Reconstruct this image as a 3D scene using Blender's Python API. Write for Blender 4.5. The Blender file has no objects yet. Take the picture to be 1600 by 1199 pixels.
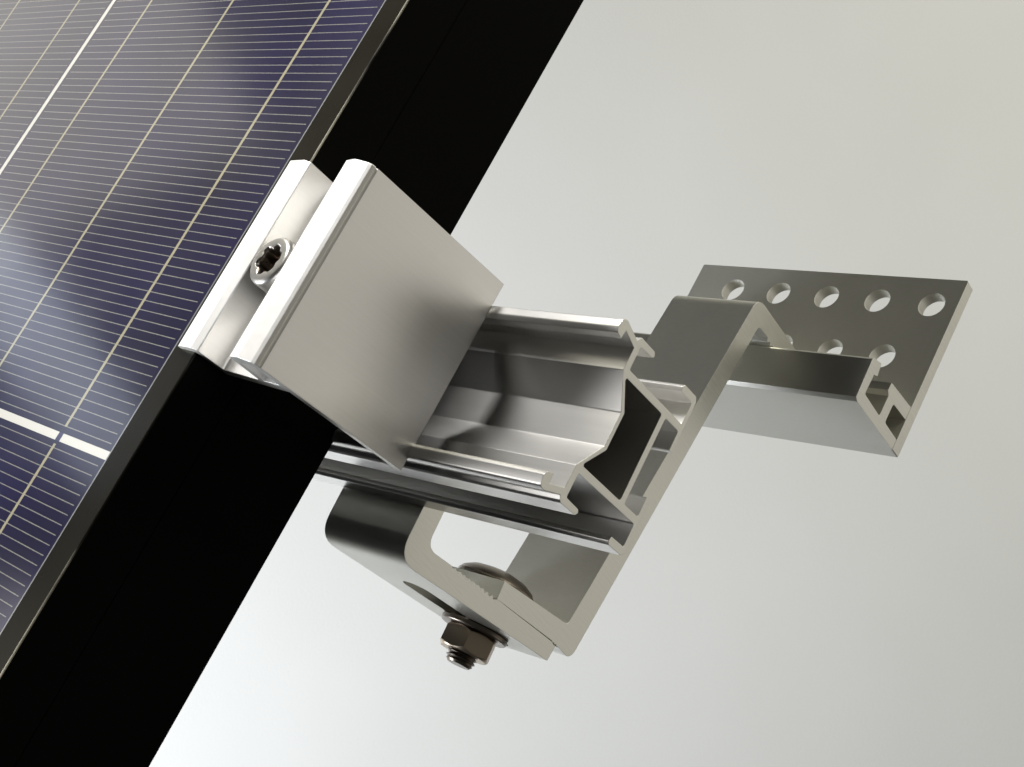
import bpy, bmesh, math, random
from mathutils import Vector, Matrix
from mathutils.geometry import tessellate_polygon

random.seed(4)
S = bpy.context.scene
C = S.collection
K = 0.000777                      # metres per measuring unit
EYE = Vector((0.0, 0.0, 1.40))    # where the camera stands

# ------------------------------------------------------------------ camera
cam = bpy.data.cameras.new("camera")
cam.sensor_width = 36.0
cam.lens = 36.0 * 2332.15 / 1600.0
cam.clip_start = 0.01
cam.clip_end = 50.0
cam_ob = bpy.data.objects.new("camera", cam)
cam_ob.location = EYE
cam_ob.rotation_euler = (math.radians(90), 0, 0)
C.objects.link(cam_ob)
S.camera = cam_ob

# ------------------------------------------------------------------ world (dim room)
w = bpy.data.worlds.new("World")
S.world = w
w.use_nodes = True
wn = w.node_tree.nodes; wl = w.node_tree.links
bg = wn["Background"]
tc = wn.new("ShaderNodeTexCoord")
def lobe(direction, stops):
    dot = wn.new("ShaderNodeVectorMath"); dot.operation = 'DOT_PRODUCT'
    wl.new(tc.outputs["Generated"], dot.inputs[0]); dot.inputs[1].default_value = direction
    mr = wn.new("ShaderNodeMapRange")
    mr.inputs["From Min"].default_value = -1; mr.inputs["From Max"].default_value = 1
    wl.new(dot.outputs["Value"], mr.inputs["Value"])
    cr = wn.new("ShaderNodeValToRGB"); wl.new(mr.outputs["Result"], cr.inputs["Fac"])
    e = cr.color_ramp.elements
    e[0].position, e[0].color = stops[0]; e[1].position, e[1].color = stops[-1]
    for p_, c_ in stops[1:-1]:
        q = e.new(p_); q.color = c_
    return cr.outputs["Color"]
right = lobe((0.955, 0.22, -0.20), [(0.0, (0.03, 0.03, 0.03, 1)), (0.55, (0.03, 0.03, 0.028, 1)), (0.84, (0.06, 0.057, 0.05, 1)), (0.92, (0.30, 0.285, 0.25, 1)), (0.962, (0.70, 0.672, 0.615, 1))])
ceil = lobe((-0.62, 0.15, 0.77), [(0.0, (0.0, 0.0, 0.0, 1)), (0.945, (0.02, 0.02, 0.018, 1)), (0.974, (0.14, 0.135, 0.115, 1)), (0.990, (0.60, 0.575, 0.48, 1)), (1.0, (1.10, 1.05, 0.88, 1))])
addc = wn.new("ShaderNodeVectorMath"); addc.operation = 'ADD'
wl.new(right, addc.inputs[0]); wl.new(ceil, addc.inputs[1])
nz = wn.new("ShaderNodeTexNoise"); nz.inputs["Scale"].default_value = 2.3; nz.inputs["Detail"].default_value = 2
wl.new(tc.outputs["Generated"], nz.inputs["Vector"])
nr = wn.new("ShaderNodeMapRange")
nr.inputs["From Min"].default_value = 0.3; nr.inputs["From Max"].default_value = 0.7
nr.inputs["To Min"].default_value = 0.85; nr.inputs["To Max"].default_value = 1.15
wl.new(nz.outputs["Fac"], nr.inputs["Value"])
wl.new(addc.outputs[0], bg.inputs["Color"])
wl.new(nr.outputs["Result"], bg.inputs["Strength"])

# ------------------------------------------------------------------ lamps
def area(name, loc, target, size, sizey, power, col, spread=180):
    l = bpy.data.lights.new(name, 'AREA')
    l.shape = 'RECTANGLE'; l.size = size; l.size_y = sizey
    l.energy = power; l.color = col; l.spread = math.radians(spread)
    o = bpy.data.objects.new(name, l)
    o.location = loc
    o.rotation_euler = (Vector(target) - Vector(loc)).to_track_quat('-Z', 'Y').to_euler()
    C.objects.link(o)
    return o
HUB = Vector((-0.05, 0.38, 1.40))
area("ceiling_lamp", HUB + 1.35 * Vector((-0.25, -0.08, 0.93)), HUB, 0.34, 0.34, 1.65, (1.0, 0.985, 0.955), 32)
area("window_softbox", HUB + 1.5 * Vector((-0.635, 0.60, 0.485)), HUB, 0.55, 0.55, 1.25, (1.0, 0.955, 0.88))
area("side_window", HUB + 1.5 * Vector((-0.99, 0.05, 0.08)), HUB, 0.8, 0.8, 5.0, (1.0, 0.985, 0.96))
area("far_window", HUB + 1.5 * Vector((-0.815, 0.395, 0.43)), HUB, 0.40, 0.10, 0.36, (0.80, 0.88, 1.0))
area("wall_lamp_cool", (-1.3, 0.55, 0.85), (-0.05, 1.75, 1.0), 0.5, 0.5, 33.0, (0.89, 0.935, 1.0))
area("wall_lamp_warm", (1.3, 0.25, 2.5), (0.65, 1.75, 1.25), 0.8, 0.8, 20.0, (1.0, 0.968, 0.82))

# ------------------------------------------------------------------ colour management
S.view_settings.view_transform = 'Standard'
S.view_settings.look = 'None'
S.view_settings.exposure = 0.0
S.view_settings.gamma = 1.0
S.view_settings.use_curve_mapping = False
S.render.engine = 'CYCLES'
S.cycles.max_bounces = 10
S.cycles.glossy_bounces = 6
S.cycles.use_denoising = True
S.cycles.sample_clamp_indirect = 4.0

# ------------------------------------------------------------------ frames (measured directions; rows = along, upslope, normal)
def to_world(v):                      # x right, y down, z forward  ->  world
    return Vector((v[0], v[2], -v[1]))
F0 = [Vector((0.6682, 0.1541, -0.7278)), Vector((0.4607, -0.8538, 0.2423)), Vector((-0.5841, -0.4972, -0.6416))]
F1 = [Vector((0.7008, 0.1053, -0.7056)), Vector((0.4622, -0.8204, 0.3367)), Vector((-0.5434, -0.5621, -0.6236))]
def tilt(F, deg):
    c, s = math.cos(math.radians(deg)), math.sin(math.radians(deg))
    return [F[0].copy(), F[1] * c - F[2] * s, F[2] * c + F[1] * s]
F2 = tilt(F1, 4.3)
FR = tilt(F1, -2.3)
def frame_matrix(F, origin):
    o = EYE + to_world(F[0] * origin[0] + F[1] * origin[1] + F[2] * origin[2]) * K
    a, b, c = (to_world(f).normalized() for f in F)
    b = (b - a * a.dot(b)).normalized(); c = a.cross(b)
    return Matrix(((a.x, b.x, c.x, o.x), (a.y, b.y, c.y, o.y), (a.z, b.z, c.z, o.z), (0, 0, 0, 1)))

# ------------------------------------------------------------------ materials
def new_mat(name):
    m = bpy.data.materials.new(name); m.use_nodes = True
    return m, m.node_tree.nodes, m.node_tree.links, m.node_tree.nodes["Principled BSDF"]
def metal(name, col, rough, streak=(1, 1, 1), rvar=0.05, cvar=0.04, bump=0.02, scale=900, bevel=0.00028, met=1.0):
    m, n, l, p = new_mat(name)
    p.inputs["Metallic"].default_value = met
    t = n.new("ShaderNodeTexCoord")
    mp = n.new("ShaderNodeMapping"); mp.inputs["Scale"].default_value = streak
    l.new(t.outputs["Object"], mp.inputs["Vector"])
    a = n.new("ShaderNodeTexNoise"); a.inputs["Scale"].default_value = scale; a.inputs["Detail"].default_value = 4
    l.new(mp.outputs["Vector"], a.inputs["Vector"])
    b = n.new("ShaderNodeTexNoise"); b.inputs["Scale"].default_value = 55; b.inputs["Detail"].default_value = 4
    l.new(t.outputs["Object"], b.inputs["Vector"])
    mix = n.new("ShaderNodeMath"); mix.operation = 'MULTIPLY_ADD'
    l.new(a.outputs["Fac"], mix.inputs[0]); mix.inputs[1].default_value = 0.5
    hb = n.new("ShaderNodeMath"); hb.operation = 'MULTIPLY'; hb.inputs[1].default_value = 0.5
    l.new(b.outputs["Fac"], hb.inputs[0]); l.new(hb.outputs[0], mix.inputs[2])
    r = n.new("ShaderNodeMapRange")
    r.inputs["From Min"].default_value = 0.15; r.inputs["From Max"].default_value = 0.85
    r.inputs["To Min"].default_value = rough - rvar; r.inputs["To Max"].default_value = rough + rvar
    l.new(mix.outputs[0], r.inputs["Value"]); l.new(r.outputs["Result"], p.inputs["Roughness"])
    cr = n.new("ShaderNodeValToRGB")
    cr.color_ramp.elements[0].position = 0.15; cr.color_ramp.elements[1].position = 0.85
    cr.color_ramp.elements[0].color = tuple(c * (1 - cvar) for c in col) + (1,)
    cr.color_ramp.elements[1].color = tuple(min(1, c * (1 + cvar)) for c in col) + (1,)
    l.new(mix.outputs[0], cr.inputs["Fac"]); l.new(cr.outputs["Color"], p.inputs["Base Color"])
    bp = n.new("ShaderNodeBump"); bp.inputs["Strength"].default_value = bump; bp.inputs["Distance"].default_value = 0.0004
    l.new(a.outputs["Fac"], bp.inputs["Height"])
    if bevel:
        bv = n.new("ShaderNodeBevel"); bv.samples = 4; bv.inputs["Radius"].default_value = bevel
        l.new(bv.outputs["Normal"], bp.inputs["Normal"])
    l.new(bp.outputs["Normal"], p.inputs["Normal"])
    return m
ALU_X = metal("mill_aluminium_drawn_lengthwise", (0.82, 0.81, 0.79), 0.30, (0.03, 1, 1), rvar=0.025, cvar=0.02, bump=0.0, met=0.94)
ALU_U = metal("mill_aluminium_brushed_across", (0.90, 0.89, 0.87), 0.36, (1, 1, 0.05), met=0.6, scale=500)
ALU_FACE = metal("brushed_aluminium_face", (0.80, 0.785, 0.76), 0.36, (1, 1, 0.02), rvar=0.07, cvar=0.06, scale=1600, bump=0.0)
ALU_CUT = metal("sawn_aluminium", (0.75, 0.745, 0.69), 0.48, (1, 1, 0.10), cvar=0.12, rvar=0.1, scale=1300, bump=0.10)
CHANNEL = metal("dull_channel_aluminium", (0.70, 0.69, 0.635), 0.42, (0.25, 1, 1), rvar=0.07, cvar=0.06, scale=1600, bevel=0, met=0.94)
PLATE = metal("dull_plate_aluminium", (0.82, 0.81, 0.74), 0.46, (0.25, 1, 1), rvar=0.07, cvar=0.07, scale=1600, bevel=0, met=0.5)
BRACKET = metal("dull_bracket_aluminium", (0.70, 0.69, 0.635), 0.38, (0.25, 1, 1), rvar=0.07, cvar=0.06, scale=1600, met=0.94)
HOOK = metal("dull_hook_aluminium", (0.82, 0.81, 0.75), 0.44, (0.25, 1, 1), rvar=0.07, cvar=0.07, scale=1600, met=0.5)
STEEL = metal("bright_steel", (0.36, 0.35, 0.33), 0.38, rvar=0.1, scale=1200)
DARK_STEEL = metal("dark_steel", (0.23, 0.20, 0.17), 0.30, rvar=0.1, scale=1200)

def black_mat(name, col, rough, spec):
    m, n, l, p = new_mat(name)
    p.inputs["Specular IOR Level"].default_value = spec
    t = n.new("ShaderNodeTexCoord")
    a = n.new("ShaderNodeTexNoise"); a.inputs["Scale"].default_value = 40; a.inputs["Detail"].default_value = 5
    l.new(t.outputs["Object"], a.inputs["Vector"])
    r = n.new("ShaderNodeMapRange")
    r.inputs["To Min"].default_value = rough - 0.12; r.inputs["To Max"].default_value = rough + 0.12
    l.new(a.outputs["Fac"], r.inputs["Value"]); l.new(r.outputs["Result"], p.inputs["Roughness"])
    cr = n.new("ShaderNodeValToRGB")
    cr.color_ramp.elements[0].color = tuple(c * 0.7 for c in col) + (1,)
    cr.color_ramp.elements[1].color = tuple(c * 1.3 for c in col) + (1,)
    l.new(a.outputs["Fac"], cr.inputs["Fac"]); l.new(cr.outputs["Color"], p.inputs["Base Color"])
    bv = n.new("ShaderNodeBevel"); bv.samples = 4; bv.inputs["Radius"].default_value = 0.0003
    l.new(bv.outputs["Normal"], p.inputs["Normal"])
    return m
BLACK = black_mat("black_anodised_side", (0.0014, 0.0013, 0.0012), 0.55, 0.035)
BLACK_LIP = black_mat("black_anodised_lip", (0.003, 0.0024, 0.0011), 0.28, 0.12)
BLACK_LIP.node_tree.nodes["Principled BSDF"].inputs["Specular Tint"].default_value = (1.0, 0.86, 0.55, 1)

EDGE = black_mat("black_edge_painted_glint", (0.004, 0.0032, 0.0015), 0.30, 0.30)  # frame edge glint, painted into the colour as broken pale streaks
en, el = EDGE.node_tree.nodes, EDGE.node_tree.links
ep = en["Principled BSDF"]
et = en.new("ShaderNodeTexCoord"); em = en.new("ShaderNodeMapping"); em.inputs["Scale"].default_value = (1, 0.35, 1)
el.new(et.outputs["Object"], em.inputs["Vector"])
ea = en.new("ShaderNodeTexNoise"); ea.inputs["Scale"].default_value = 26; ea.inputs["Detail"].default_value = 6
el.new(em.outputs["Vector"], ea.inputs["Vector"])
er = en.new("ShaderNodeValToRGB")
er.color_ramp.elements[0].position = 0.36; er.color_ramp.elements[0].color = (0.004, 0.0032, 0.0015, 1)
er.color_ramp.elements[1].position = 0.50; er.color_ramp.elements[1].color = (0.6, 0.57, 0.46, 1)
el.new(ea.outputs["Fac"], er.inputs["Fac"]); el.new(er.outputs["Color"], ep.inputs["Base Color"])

# ------------------------------------------------------------------ mesh helpers
def link(name, bm, mats, parent=None, M=None, smooth=35):
    me = bpy.data.meshes.new(name)
    bm.normal_update()
    bm.to_mesh(me); bm.free()
    for m in (mats if isinstance(mats, (list, tuple)) else [mats]):
        me.materials.append(m)
    if smooth:
        for p in me.polygons: p.use_smooth = True
        me.set_sharp_from_angle(angle=math.radians(smooth))
    o = bpy.data.objects.new(name, me); C.objects.link(o)
    if smooth:
        wm = o.modifiers.new("weighted_normals", 'WEIGHTED_NORMAL'); wm.mode = 'FACE_AREA'; wm.weight = 100; wm.keep_sharp = True
    if parent is not None: o.parent = parent
    if M is not None: o.matrix_world = M
    return o
def empty(name, M):
    o = bpy.data.objects.new(name, None); C.objects.link(o)
    o.empty_display_size = 0.02; o.matrix_world = M
    return o
def tag(o, label, cat):
    o["label"] = label; o["category"] = cat
    return o
def fillet(pts, rad, seg=5):
    """round corners: pts list of (a,b) ; rad dict index->radius or a number"""
    out = []; n = len(pts)
    for i, p in enumerate(pts):
        r = rad.get(i, 0) if isinstance(rad, dict) else rad
        p = Vector(p); a = Vector(pts[i - 1]); b = Vector(pts[(i + 1) % n])
        if r <= 0: out.append(tuple(p)); continue
        u = (a - p); v = (b - p)
        lu, lv = u.length, v.length
        if lu < 1e-6 or lv < 1e-6: out.append(tuple(p)); continue
        u /= lu; v /= lv
        ang = u.angle(v)
        if ang > math.radians(172): out.append(tuple(p)); continue
        d = min(r / math.tan(ang / 2), 0.48 * lu, 0.48 * lv)
        s, e = p + u * d, p + v * d
        for k in range(seg + 1):
            t = k / seg
            out.append(tuple((1 - t) ** 2 * s + 2 * t * (1 - t) * p + t * t * e))
    return out
def extrude(bm, loops, place, lo, hi, side=0, cap=1):
    """loops: outline then holes in 2-D; place(a, b, t) -> Vector in metres; lo/hi along the extrusion"""
    flat = []; rings = []
    for L in loops:
        lo_v = [bm.verts.new(place(a, b, lo)) for a, b in L]
        hi_v = [bm.verts.new(place(a, b, hi)) for a, b in L]
        rings.append((lo_v, hi_v))
        n = len(L)
        for i in range(n):
            j = (i + 1) % n
            f = bm.faces.new((lo_v[i], lo_v[j], hi_v[j], hi_v[i])); f.material_index = side
    tris = tessellate_polygon([[Vector((a, b, 0)) for a, b in L] for L in loops])
    lo_all = [v for r in rings for v in r[0]]; hi_all = [v for r in rings for v in r[1]]
    for t in tris:
        for allv, flip in ((lo_all, True), (hi_all, False)):
            vs = [allv[i] for i in t]
            if flip: vs.reverse()
            try:
                f = bm.faces.new(vs); f.material_index = cap
            except ValueError: pass
    bmesh.ops.recalc_face_normals(bm, faces=bm.faces[:])
def along_x(origin):        # profile (u, n), extruded along the first axis
    ox, ou, on = origin
    return lambda a, b, t: Vector(((t - ox) * K, (a - ou) * K, (b - on) * K))
def along_u(origin):        # profile (x, n), extruded along the second axis
    ox, ou, on = origin
    return lambda a, b, t: Vector(((a - ox) * K, (t - ou) * K, (b - on) * K))
def along_n(origin):        # profile (x, u), extruded along the normal
    ox, ou, on = origin
    return lambda a, b, t: Vector(((a - ox) * K, (b - ou) * K, (t - on) * K))
def circle(cx, cy, r, n=40):
    return [(cx + r * math.cos(2 * math.pi * i / n), cy + r * math.sin(2 * math.pi * i / n)) for i in range(n)]
def lathe(bm, prof, n=48, mat=0, star=None, cap_end=True):
    """prof: list of (radius, height) metres around local Z; star: indices of rings shaped as a six-lobed socket"""
    rings = []
    for i, (r, h) in enumerate(prof):
        ring = []
        for k in range(n):
            a = 2 * math.pi * k / n
            rr = r * (1 + 0.14 * math.cos(6 * a)) if star and i in star else r
            ring.append(bm.verts.new((rr * math.cos(a), rr * math.sin(a), h)))
        rings.append(ring)
    for i in range(len(rings) - 1):
        for k in range(n):
            f = bm.faces.new((rings[i][k], rings[i][(k + 1) % n], rings[i + 1][(k + 1) % n], rings[i + 1][k]))
            f.material_index = mat
    if cap_end:
        for r in (rings[0], rings[-1]):
            f = bm.faces.new(r); f.material_index = mat
    bmesh.ops.recalc_face_normals(bm, faces=bm.faces[:])

# ================================================================== SETTING: the wall behind
m, n, l, p = new_mat("painted_wall")
p.inputs["Roughness"].default_value = 0.85
p.inputs["Specular IOR Level"].default_value = 0.2
t = n.new("ShaderNodeTexCoord")
a = n.new("ShaderNodeTexNoise"); a.inputs["Scale"].default_value = 3; a.inputs["Detail"].default_value = 6
l.new(t.outputs["Object"], a.inputs["Vector"])
cr = n.new("ShaderNodeValToRGB")
cr.color_ramp.elements[0].position = 0.3; cr.color_ramp.elements[0].color = (0.73, 0.725, 0.70, 1)
cr.color_ramp.elements[1].position = 0.7; cr.color_ramp.elements[1].color = (0.77, 0.765, 0.745, 1)
l.new(a.outputs["Fac"], cr.inputs["Fac"]); l.new(cr.outputs["Color"], p.inputs["Base Color"])
b = n.new("ShaderNodeTexNoise"); b.inputs["Scale"].default_value = 260; b.inputs["Detail"].default_value = 3
l.new(t.outputs["Object"], b.inputs["Vector"])
bp = n.new("ShaderNodeBump"); bp.inputs["Strength"].default_value = 0.12; bp.inputs["Distance"].default_value = 0.002
l.new(b.outputs["Fac"], bp.inputs["Height"]); l.new(bp.outputs["Normal"], p.inputs["Normal"])
WALL = m
bm = bmesh.new()
bmesh.ops.create_cube(bm, size=1.0, matrix=Matrix.Translation((0, 1.85, 1.4)) @ Matrix.Diagonal((7.0, 0.2, 5.0, 1)))
o = link("wall", bm, WALL, smooth=0)
o["kind"] = "structure"
o["label"] = "plain off-white wall behind the solar mounting parts"

# ================================================================== SOLAR PANEL
T = 0.7717
PO = (-521 * T, 140 * T, -384.4 * T)          # a point under the frame's near edge
panel = empty("solar_panel", frame_matrix(F0, PO))
tag(panel, "dark blue solar panel in a black frame, held at its edge by the silver clamp", "solar panel")
X1, X0 = -521.0, -521.0 - 16.5 - 530 - 16.5
U0, U1 = -250.0, 1000.0
NT, NB = -302.8, -384.4
def frame_ring(offs_n):
    """offs_n: closed profile as (inset from outer edge, n) swept round the rectangle with mitred corners"""
    bm = bmesh.new(); corners = []
    for (sx, su) in ((1, 1), (0, 1), (0, 0), (1, 0)):
        ring = []
        for d, nn in offs_n:
            x = (X1 - d) if sx else (X0 + d)
            u = (U1 - d) if su else (U0 + d)
            ring.append(bm.verts.new(((x * T - PO[0]) * K, (u * T - PO[1]) * K, (nn * T - PO[2]) * K)))
        corners.append(ring)
    k = len(offs_n)
    for c in range(4):
        A, B = corners[c], corners[(c + 1) % 4]
        for i in range(k):
            j = (i + 1) % k
            f = bm.faces.new((A[i], A[j], B[j], B[i]))
            d0, n0 = offs_n[i]; d1, n1 = offs_n[j]
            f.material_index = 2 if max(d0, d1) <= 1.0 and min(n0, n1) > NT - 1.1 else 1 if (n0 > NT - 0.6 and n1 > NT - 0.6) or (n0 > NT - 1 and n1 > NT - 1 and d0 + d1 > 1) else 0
    bmesh.ops.recalc_face_normals(bm, faces=bm.faces[:])
    return bm
prof = [(0.0, NT - 0.7), (0.08, NT - 0.35), (0.35, NT - 0.08), (0.7, NT), (15.9, NT), (16.5, NT - 0.5), (16.5, NT - 2.2), (3.0, NT - 2.2), (3.0, NT - 9.5), (16, NT - 9.5),
        (16, NT - 12), (3.0, NT - 12), (3.0, NB + 3), (40, NB + 3), (40, NB), (0.5, NB), (0.0, NB + 0.5),
        (0.0, NT - 26.0), (0.25, NT - 25.7), (0.25, NT - 25.4), (0.0, NT - 25.1)]
link("frame", frame_ring(prof), [BLACK, BLACK_LIP, EDGE], panel, smooth=0)

# laminate: glass over cells, the cell pattern measured in panel units
m, n, l, p = new_mat("solar_laminate")
t = n.new("ShaderNodeTexCoord")
sp = n.new("ShaderNodeSeparateXYZ"); l.new(t.outputs["Object"], sp.inputs[0])
def mth(op, a, b=None, c=None):
    nd = n.new("ShaderNodeMath"); nd.operation = op
    for i, v in enumerate((a, b, c)):
        if v is None: continue
        if isinstance(v, (int, float)): nd.inputs[i].default_value = v
        else: l.new(v, nd.inputs[i])
    return nd.outputs[0]
un = 1.0 / (K * T)
X = mth('ADD', mth('MULTIPLY', sp.outputs["X"], un), -521.0)      # back to measured units
U = mth('ADD', mth('MULTIPLY', sp.outputs["Y"], un), 140.0)
PX, PU = 264.0, 263.8
cx = mth('FLOORED_MODULO', mth('SUBTRACT', -538.7, X), PX)        # 0..260 in a cell, then gap
cu = mth('FLOORED_MODULO', mth('SUBTRACT', U, 47.3), PU)
in_x = mth('LESS_THAN', cx, 260.0); in_u = mth('LESS_THAN', cu, 260.0)
in_margin = mth('GREATER_THAN', mth('SUBTRACT', -538.7, X), 0.0)
cell = mth('MULTIPLY', mth('MULTIPLY', in_x, in_u), in_margin)
# fingers
fu = mth('ABSOLUTE', mth('SUBTRACT', mth('FLOORED_MODULO', mth('ADD', mth('SUBTRACT', cu, 3.2), 2.2635), 4.527), 2.2635))
wob = n.new("ShaderNodeTexNoise"); wob.inputs["Scale"].default_value = 2500; wob.inputs["Detail"].default_value = 2
l.new(t.outputs["Object"], wob.inputs["Vector"])
fw = mth('MULTIPLY_ADD', wob.outputs["Fac"], 0.30, 0.06)
fin = mth('LESS_THAN', fu, fw)
fin = mth('MULTIPLY', fin, mth('MULTIPLY', mth('GREATER_THAN', cx, 2.6), mth('LESS_THAN', cx, 257.4)))
fin = mth('MULTIPLY', fin, mth('MULTIPLY', mth('GREATER_THAN', cu, 1.5), mth('LESS_THAN', cu, 258.5)))
# busbars at 1/6, 3/6, 5/6 of the cell
bx = mth('ABSOLUTE', mth('SUBTRACT', mth('FLOORED_MODULO', cx, 86.6667), 43.3333))
bw = mth('MULTIPLY_ADD', wob.outputs["Fac"], 0.5, 0.75)
bus_all = mth('MULTIPLY', mth('LESS_THAN', bx, bw), in_x)
bus = mth('MULTIPLY', bus_all, mth('MULTIPLY', mth('GREATER_THAN', cu, 3.0), mth('LESS_THAN', cu, 258.5)))
ribbon = mth('MULTIPLY', mth('LESS_THAN', bx, 2.0), mth('SUBTRACT', 1.0, in_u))
# colours
pn = n.new("ShaderNodeTexNoise"); pn.inputs["Scale"].default_value = 22; pn.inputs["Detail"].default_value = 5
l.new(t.outputs["Object"], pn.inputs["Vector"])
blue = n.new("ShaderNodeValToRGB")
blue.color_ramp.elements[0].position = 0.3; blue.color_ramp.elements[0].color = (0.0018, 0.0010, 0.014, 1)
blue.color_ramp.elements[1].position = 0.75; blue.color_ramp.elements[1].color = (0.0035, 0.002, 0.030, 1)
l.new(pn.outputs["Fac"], blue.inputs["Fac"])
def mix(fac, A, B):
    nd = n.new("ShaderNodeMix"); nd.data_type = 'RGBA'
    l.new(fac, nd.inputs[0])
    for s, v in ((6, A), (7, B)):
        if isinstance(v, tuple): nd.inputs[s].default_value = v
        else: l.new(v, nd.inputs[s])
    return nd.outputs[2]
white = mix(ribbon, (0.46, 0.45, 0.41, 1), (0.02, 0.018, 0.06, 1))
white = mix(in_margin, (0.16, 0.16, 0.16, 1), white)
col = mix(cell, white, blue.outputs["Color"])
col = mix(mth('MULTIPLY', fin, cell), col, (0.15, 0.147, 0.135, 1))
col = mix(mth('MULTIPLY', bus, cell), col, (0.24, 0.22, 0.145, 1))
l.new(col, p.inputs["Base Color"])
p.inputs["Roughness"].default_value = 0.42
p.inputs["Specular IOR Level"].default_value = 0.08
p.inputs["Coat Weight"].default_value = 0.85
p.inputs["Coat IOR"].default_value = 1.42
sm = n.new("ShaderNodeTexNoise"); sm.inputs["Scale"].default_value = 14; sm.inputs["Detail"].default_value = 6
sm.inputs["Roughness"].default_value = 0.6
l.new(t.outputs["Object"], sm.inputs["Vector"])
cmr = n.new("ShaderNodeMapRange"); cmr.inputs["From Min"].default_value = 0.1; cmr.inputs["From Max"].default_value = 0.9
cmr.inputs["To Min"].default_value = 0.05; cmr.inputs["To Max"].default_value = 0.24
l.new(sm.outputs["Fac"], cmr.inputs["Value"]); l.new(cmr.outputs["Result"], p.inputs["Coat Roughness"])
LAM = m
bm = bmesh.new()
lam = [(X0 + 16.6, U0 + 16.6), (X1 - 16.6, U0 + 16.6), (X1 - 16.6, U1 - 16.6), (X0 + 16.6, U1 - 16.6)]
extrude(bm, [[(a * T, b * T) for a, b in lam]], along_n(PO), (NT - 8) * T, (NT - 0.55) * T, 0, 0)
BACK = black_mat("black_backsheet", (0.006, 0.006, 0.006), 0.6, 0.2)
bm.normal_update()
for f in bm.faces: f.material_index = 0 if f.normal.z > 0.5 else 1
link("cell_laminate", bm, [LAM, BACK], panel, smooth=0)

# ================================================================== END CLAMP
CO = (-503.5 * T, 142 * T, -384.3 * T)
clamp = empty("end_clamp", frame_matrix(F0, CO))
tag(clamp, "bright silver aluminium end clamp gripping the edge of the solar panel", "clamp")
prof = [(-532.5, -302.7), (-532.3, -301.0), (-530.5, -300.1), (-519.2, -298.7), (-515.6, -300.2), (-516.0, -304.0), (-516.6, -315.5),
        (-490.5, -315.5), (-488.8, -303.0), (-488.0, -297.6), (-487.0, -296.6), (-479.6, -295.0), (-472.6, -296.9), (-471.2, -297.9),
        (-470.8, -299.6), (-471.7, -300.3), (-470.8, -301.0), (-470.8, -384.2), (-475.2, -384.2), (-475.2, -320.5), (-520.4, -320.5), (-520.4, -302.7)]
prof = fillet(prof, {0: 0.4, 1: 0.8, 2: 0.8, 3: 0.7, 4: 0.8, 6: 1.2, 7: 1.0, 9: 0.6, 10: .6, 11: 0.7, 12: 0.7, 13: 0.8}, 4)
hole = fillet([(-485.4, -300.6), (-475.6, -300.6), (-475.6, -315.4), (-487.2, -315.4)], 1.0, 3)
bm = bmesh.new()
sc = lambda L: [(a * T, b * T) for a, b in L]
extrude(bm, [sc(prof), sc(hole)], along_u(CO), 96.9 * T, 188.2 * T, 0, 1)
bm.normal_update()
for f in bm.faces:
    if f.normal.x > 0.95 and f.calc_area() > 1e-4: f.material_index = 2
link("clamp_body", bm, [ALU_U, ALU_CUT, ALU_FACE], clamp, smooth=28)
# socket screw standing in the clamp's channel
k = K * T
scr = [(0.0001, -21 * k), (5.2 * k, -20 * k), (5.2 * k, 0.05 * k), (11 * k, 0.05 * k), (11.2 * k, 1 * k), (11.2 * k, 14.2 * k), (10.9 * k, 15.4 * k), (10.1 * k, 16.2 * k),
       (9.4 * k, 16.45 * k), (7.2 * k, 16.45 * k), (6.8 * k, 16.2 * k), (5.9 * k, 15.2 * k), (5.7 * k, 6 * k), (0.0001, 4 * k)]
bm = bmesh.new()
lathe(bm, scr, 72, 0, star={10, 11, 12})
for f in bm.faces:
    c_ = f.calc_center_median()
    if c_.z > 3 * k and c_.z < 15.9 * k and math.hypot(c_.x, c_.y) < 7 * k: f.material_index = 1  # socket recess shade painted in: inner faces take the darker steel
so = link("socket_screw", bm, [STEEL, DARK_STEEL], clamp, smooth=40)
so.location = ((-503.4 * T - CO[0]) * K, (141.2 * T - CO[1]) * K, (-315.5 * T - CO[2]) * K)
so.rotation_euler = (0, 0, 0.35)

# ================================================================== MOUNTING RAIL
RO = (-450.0, 142.3, -341.0)
rail = empty("mounting_rail", frame_matrix(FR, RO))
tag(rail, "silver extruded aluminium rail with its hollow cut end open, running under the panel", "rail")
half = [(8.5, 0), (27.6, 0), (29.0, 1.3), (29.0, 8.4), (27.9, 9.2), (26.3, 8.8), (26.2, 1.9), (18.2, 1.9), (18.2, 34.2), (26.6, 34.2),
        (26.9, 27.4), (27.8, 26.8), (29.0, 27.6), (29.1, 35.4), (28.5, 36.2), (27.2, 37.0), (29.6, 44.4), (29.1, 46.2), (25.7, 47.0), (24.2, 46.0),
        (23.6, 43.5), (26.8, 43.2), (24.6, 36.7), (16.7, 36.7), (6.0, 29.3)]
rad = {0: .3, 1: .5, 2: .5, 3: .5, 4: .5, 5: .4, 6: .6, 7: .8, 8: .8, 9: .8, 10: .5, 11: .5, 12: .6, 14: .4, 16: 1.0, 17: 1.2, 18: 1.2, 19: .8, 23: .5, 24: .8}
slot = [(8.5, 1.9), (15.6, 1.9), (15.6, 10.0)]
outline = half + [(-x, y) for x, y in reversed(half)] + [(-x, y) for x, y in slot] + [(x, y) for x, y in reversed(slot)]
nh = len(half); radii = dict(rad)
for i in range(nh): radii[2 * nh - 1 - i] = rad.get(i, 0)
base = 2 * nh
for i, r in ((0, .3), (1, .8), (2, .8), (3, .8), (4, .8), (5, .3)): radii[base + i] = r
outline = fillet(outline, radii, 3)
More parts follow.
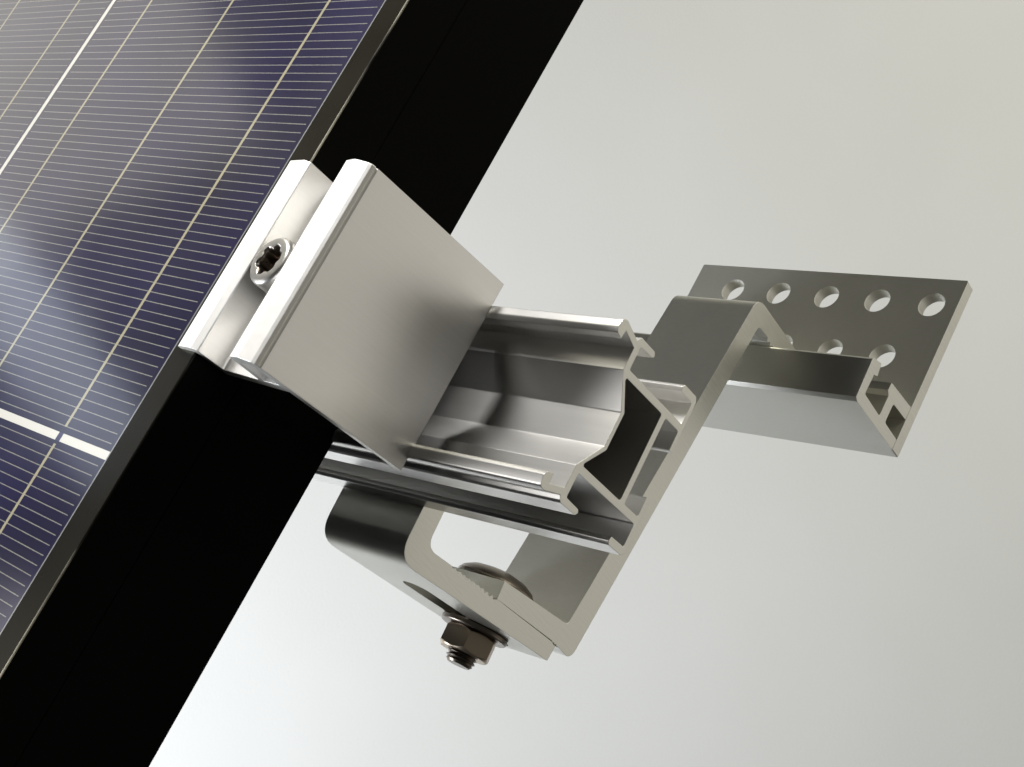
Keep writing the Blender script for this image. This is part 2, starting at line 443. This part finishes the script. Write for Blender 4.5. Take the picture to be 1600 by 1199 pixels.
inner = [(15.7, 12.4), (15.6, 33.6), (14.6, 33.8), (6.5, 27.8)]
inner = fillet(inner + [(-x, y) for x, y in reversed(inner)], {0: 1.0, 7: 1.0, 1: .5, 6: .5, 2: .5, 5: .5, 3: .5, 4: .5}, 3)
bm = bmesh.new()
P3 = lambda L: [(a + 142.3, b - 341.0) for a, b in L]
extrude(bm, [P3(outline), P3(inner)], along_x(RO), -1250.0, -295.58, 0, 1)
link("rail_profile", bm, [ALU_X, ALU_CUT], rail, smooth=28)
bm = bmesh.new()
capo = fillet([(-30, -0.5), (30, -0.5), (30, 47.5), (-30, 47.5)], 2.0, 4)
extrude(bm, [P3(capo)], along_x(RO), -1254.0, -1250.2, 0, 0)
link("rail_light_block", bm, BLACK, rail, smooth=28)  # unseen blocker added at the far end so the rail hollow stays dark

# ================================================================== ROOF HOOK
HO = (-411.8, 240.0, -426.0)
hookM = frame_matrix(F2, HO)
hook = empty("roof_hook", hookM)
tag(hook, "dull grey S-shaped roof hook with a drilled mounting plate, fixed below the rail", "roof hook")
def teeth(a, b, n_t, amp, side=1):
    """zigzag points from a to b, both ends excluded"""
    a, b = Vector(a), Vector(b); d = (b - a); nrm = Vector((-d.y, d.x)).normalized() * amp * side
    out = []
    for i in range(n_t):
        out.append(tuple(a + d * ((i + 0.25) / n_t) + nrm))
        out.append(tuple(a + d * ((i + 0.75) / n_t) - nrm))
    return out
# arm: long flat bar, a tall bend up to the plate foot and a short lower leg
arm = [(182.0, -420.6), (333.2, -420.6), (335.2, -458), (335.6, -480.8), (324.6, -480.8)]
arm += teeth((324.6, -470), (324.5, -438), 11, 0.8)
arm += [(324.4, -430.2), (152.2, -431.9), (152.6, -421.6)]
arm += teeth((152.6, -421.4), (152.2, -417), 3, 0.3)
arm += [(148.0, -380.0), (155.2, -378.6), (161.9, -420.3)]
ri = {1: 7.0}
idx = {p_: i for i, p_ in enumerate(arm)}
ri[idx[(324.4, -430.2)]] = 2.6
ri[idx[(152.2, -431.9)]] = 8.5
ri[idx[(161.9, -420.3)]] = 2.0
arm = fillet(arm, ri, 7)
bm = bmesh.new()
extrude(bm, [arm], along_x(HO), -434.6, -389.0, 0, 1)
link("hook_arm", bm, [HOOK, ALU_CUT], hook, smooth=28)
# adjustable angle bracket bolted to the lower leg, the rail rests on its top
br = [(178.0, -321.7), (131.4, -328.4), (145.3, -420.6), (151.6, -420.5)]
br += [(152.13, -417.0), (147.95, -380.2)]
br += teeth((147.5, -379), (143.6, -351), 10, 0.6, 1)
br += [(142.3, -337.0), (178.0, -331.2)]
ib = {1: 9.5, len(br) - 2: 5.5, 2: .4, 3: .4}
br = fillet(br, ib, 8)
bm = bmesh.new()
extrude(bm, [br], along_x(HO), -434.4, -388.9, 0, 1)
bracket = link("angle_bracket", bm, [BRACKET, ALU_CUT], hook, smooth=28)
# long slot through the bracket's lower leg: cut, then drop the cutter
d_s = Vector((0.148, -0.989)); a_s = Vector((-0.989, -0.148))
def low(s, down=0.0): return Vector((132.5, -335.0)) + d_s * s + a_s * down
cb = bmesh.new()
ring = []
for i in range(24):
    an = 2 * math.pi * i / 24
    ring.append((6.6 * math.cos(an), 6.6 * math.sin(an) + (24.0 if math.sin(an) > 0 else -24.0)))
for h in (-4.0, 12.0):
    pass
lo_r = []; hi_r = []
for (x, s) in ring:
    q = low(54 + s, 4.0); lo_r.append(cb.verts.new(((-411.8 + x - HO[0]) * K, (q.x - HO[1]) * K, (q.y - HO[2]) * K)))
    q = low(54 + s, -10.0 - 1.2); hi_r.append(cb.verts.new(((-411.8 + x - HO[0]) * K, (q.x - HO[1]) * K, (q.y - HO[2]) * K)))
for i in range(24):
    j = (i + 1) % 24
    cb.faces.new((lo_r[i], lo_r[j], hi_r[j], hi_r[i]))
cb.faces.new(lo_r); cb.faces.new(list(reversed(hi_r)))
bmesh.ops.recalc_face_normals(cb, faces=cb.faces[:])
cut = link("slot_cutter", cb, HOOK, hook, smooth=0)
md = bracket.modifiers.new("slot", 'BOOLEAN'); md.object = cut; md.operation = 'DIFFERENCE'; md.solver = 'EXACT'
bpy.context.view_layer.update()
dg = bpy.context.evaluated_depsgraph_get()
me = bpy.data.meshes.new_from_object(bracket.evaluated_get(dg))
bracket.modifiers.clear(); bracket.data = me
wm = bracket.modifiers.new('weighted_normals', 'WEIGHTED_NORMAL'); wm.mode = 'FACE_AREA'; wm.weight = 100; wm.keep_sharp = True
for q in me.polygons: q.use_smooth = True
me.set_sharp_from_angle(angle=math.radians(28))
bpy.data.objects.remove(cut)

# bolt, washer and nut through the lower leg (axis across the legs)
zx = Vector((0, -a_s.x, -a_s.y)).normalized()        # axis pointing up through the leg, in hook axes
xx = Vector((1, 0, 0)); yy = zx.cross(xx)
def axis_matrix(s, down):
    q = low(s, down)
    return Matrix(((xx.x, yy.x, zx.x, 0), (xx.y, yy.y, zx.y, (q.x - HO[1]) * K), (xx.z, yy.z, zx.z, (q.y - HO[2]) * K), (0, 0, 0, 1)))
SB = 66.0
bolt_parts = []
bm = bmesh.new()
prof = [(0.00005, -16.2 * K), (4.6 * K, -16.2 * K), (5.6 * K, -15.2 * K)]
z = -14.6
while z < 0:
    prof += [(5.2 * K, z * K), (6.2 * K, (z + 0.75) * K)]; z += 1.5
prof += [(5.8 * K, 2 * K), (5.8 * K, 17.6 * K), (16.2 * K, 17.65 * K), (16.4 * K, 18.4 * K), (15.2 * K, 20.2 * K), (12.0 * K, 22.2 * K), (7.0 * K, 23.5 * K), (0.00005, 24.0 * K)]
lathe(bm, prof, 48)
bo = link("carriage_bolt", bm, DARK_STEEL, hook, smooth=40); bo.matrix_local = axis_matrix(SB, 0)
bm = bmesh.new()
lathe(bm, [(6.3 * K, -2.4 * K), (13.6 * K, -2.4 * K), (14.0 * K, -2.0 * K), (14.0 * K, -0.5 * K), (13.6 * K, -0.1 * K), (6.3 * K, -0.1 * K), (6.3 * K, -2.4 * K)], 48, cap_end=False)
wo = link("washer", bm, DARK_STEEL, hook, smooth=35); wo.matrix_local = axis_matrix(SB, 0)
bm = bmesh.new()
rows = []
NS = 60
def hexr(a): return 9.9 / max(math.cos((a % (math.pi / 3)) - math.pi / 6), 0.1)
def rowv(fn, h): return [bm.verts.new((fn(2 * math.pi * i / NS) * K * math.cos(2 * math.pi * i / NS), fn(2 * math.pi * i / NS) * K * math.sin(2 * math.pi * i / NS), h(2 * math.pi * i / NS) * K)) for i in range(NS)]
cham = lambda a: max(0.0, hexr(a) - 9.9) * 0.55
rows = [rowv(lambda a: 6.0, lambda a: -2.5), rowv(lambda a: 9.7, lambda a: -2.5), rowv(hexr, lambda a: -2.9 - cham(a)), rowv(hexr, lambda a: -11.2 + cham(a)),
        rowv(lambda a: 9.7, lambda a: -11.6), rowv(lambda a: 6.6, lambda a: -11.6), rowv(lambda a: 5.9, lambda a: -10.8)]
for r in range(len(rows)):
    A, B = rows[r], rows[(r + 1) % len(rows)]
    for i in range(NS):
        bm.faces.new((A[i], A[(i + 1) % NS], B[(i + 1) % NS], B[i]))
bmesh.ops.recalc_face_normals(bm, faces=bm.faces[:])
NUT = metal("browned_steel_nut", (0.55, 0.46, 0.36), 0.34, rvar=0.08, scale=1200)
no = link("hex_nut", bm, NUT, hook, smooth=25); no.matrix_local = axis_matrix(SB, 0) @ Matrix.Rotation(0.16, 4, 'Z')

# mounting plate with its clamp channel (own measured tilt)
Q = 1.047
QO = (-410.0, 300.0, -503.0)
plateM = frame_matrix(F1, QO)
sq = lambda L: [(a * Q, b * Q) for a, b in L]
bm = bmesh.new()
outl = sq([(-463.5, 256.0), (-319.9, 256.0), (-319.9, 343.0), (-463.5, 343.0)])
outl = fillet(outl, 0.8, 3)
holes = [circle(x * Q, 329.2 * Q, 6.1 * Q) for x in (-331.9, -358.8, -385.4, -412.0, -438.6)]
holes += [circle(x * Q, 300.6 * Q, 6.1 * Q) for x in (-344.0, -370.5, -397.0, -423.5, -450.0)]
extrude(bm, [outl] + holes, along_n(QO), -487.9 * Q, -482.0 * Q, 0, 0)
for f in bm.faces:
    if abs(f.normal.x) > 0.9 and f.calc_center_median().x > 0.05: f.material_index = 1
    elif f.normal.y < -0.9 and abs(f.calc_center_median().y + 32 * K) < 4 * K: f.material_index = 2
bp_o = link("mounting_plate", bm, [PLATE, ALU_CUT, CHANNEL], hook, M=None, smooth=28)
bp_o.matrix_local = hookM.inverted() @ plateM
ch = [(256.0, -481.98), (255.9, -446.2), (256.9, -444.2), (274.6, -443.4), (275.6, -444.0), (277.2, -450.3), (271.6, -451.4), (270.7, -448.9), (261.3, -448.7),
      (260.8, -463.9), (270.6, -463.9), (272.2, -462.0), (275.8, -462.0)]
ch += teeth((276.0, -463.0), (276.8, -481.0), 11, 0.22, -1)
ch += [(277.0, -481.98), (270.8, -481.98), (270.4, -469.4), (261.2, -469.4), (260.9, -481.98)]
rc = {1: .3, 2: .3, 3: .4, 4: .4, 5: .5, 6: .4, 8: 1.2, 9: 1.0, len(ch) - 3: 1.4, len(ch) - 2: 1.4}
ch = fillet(ch, rc, 4)
bm = bmesh.new()
extrude(bm, [sq(ch)], along_x(QO), -463.3 * Q, -320.0 * Q, 0, 1)
co = link("clamp_channel", bm, [CHANNEL, ALU_CUT], hook, smooth=28)
co.matrix_local = hookM.inverted() @ plateM
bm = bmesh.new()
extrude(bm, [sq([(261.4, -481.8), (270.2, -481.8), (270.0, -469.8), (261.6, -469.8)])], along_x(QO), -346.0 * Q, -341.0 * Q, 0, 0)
pl = link("channel_light_block", bm, BLACK, hook, smooth=0)  # added black block inside the channel hollow, keeps the opening dark
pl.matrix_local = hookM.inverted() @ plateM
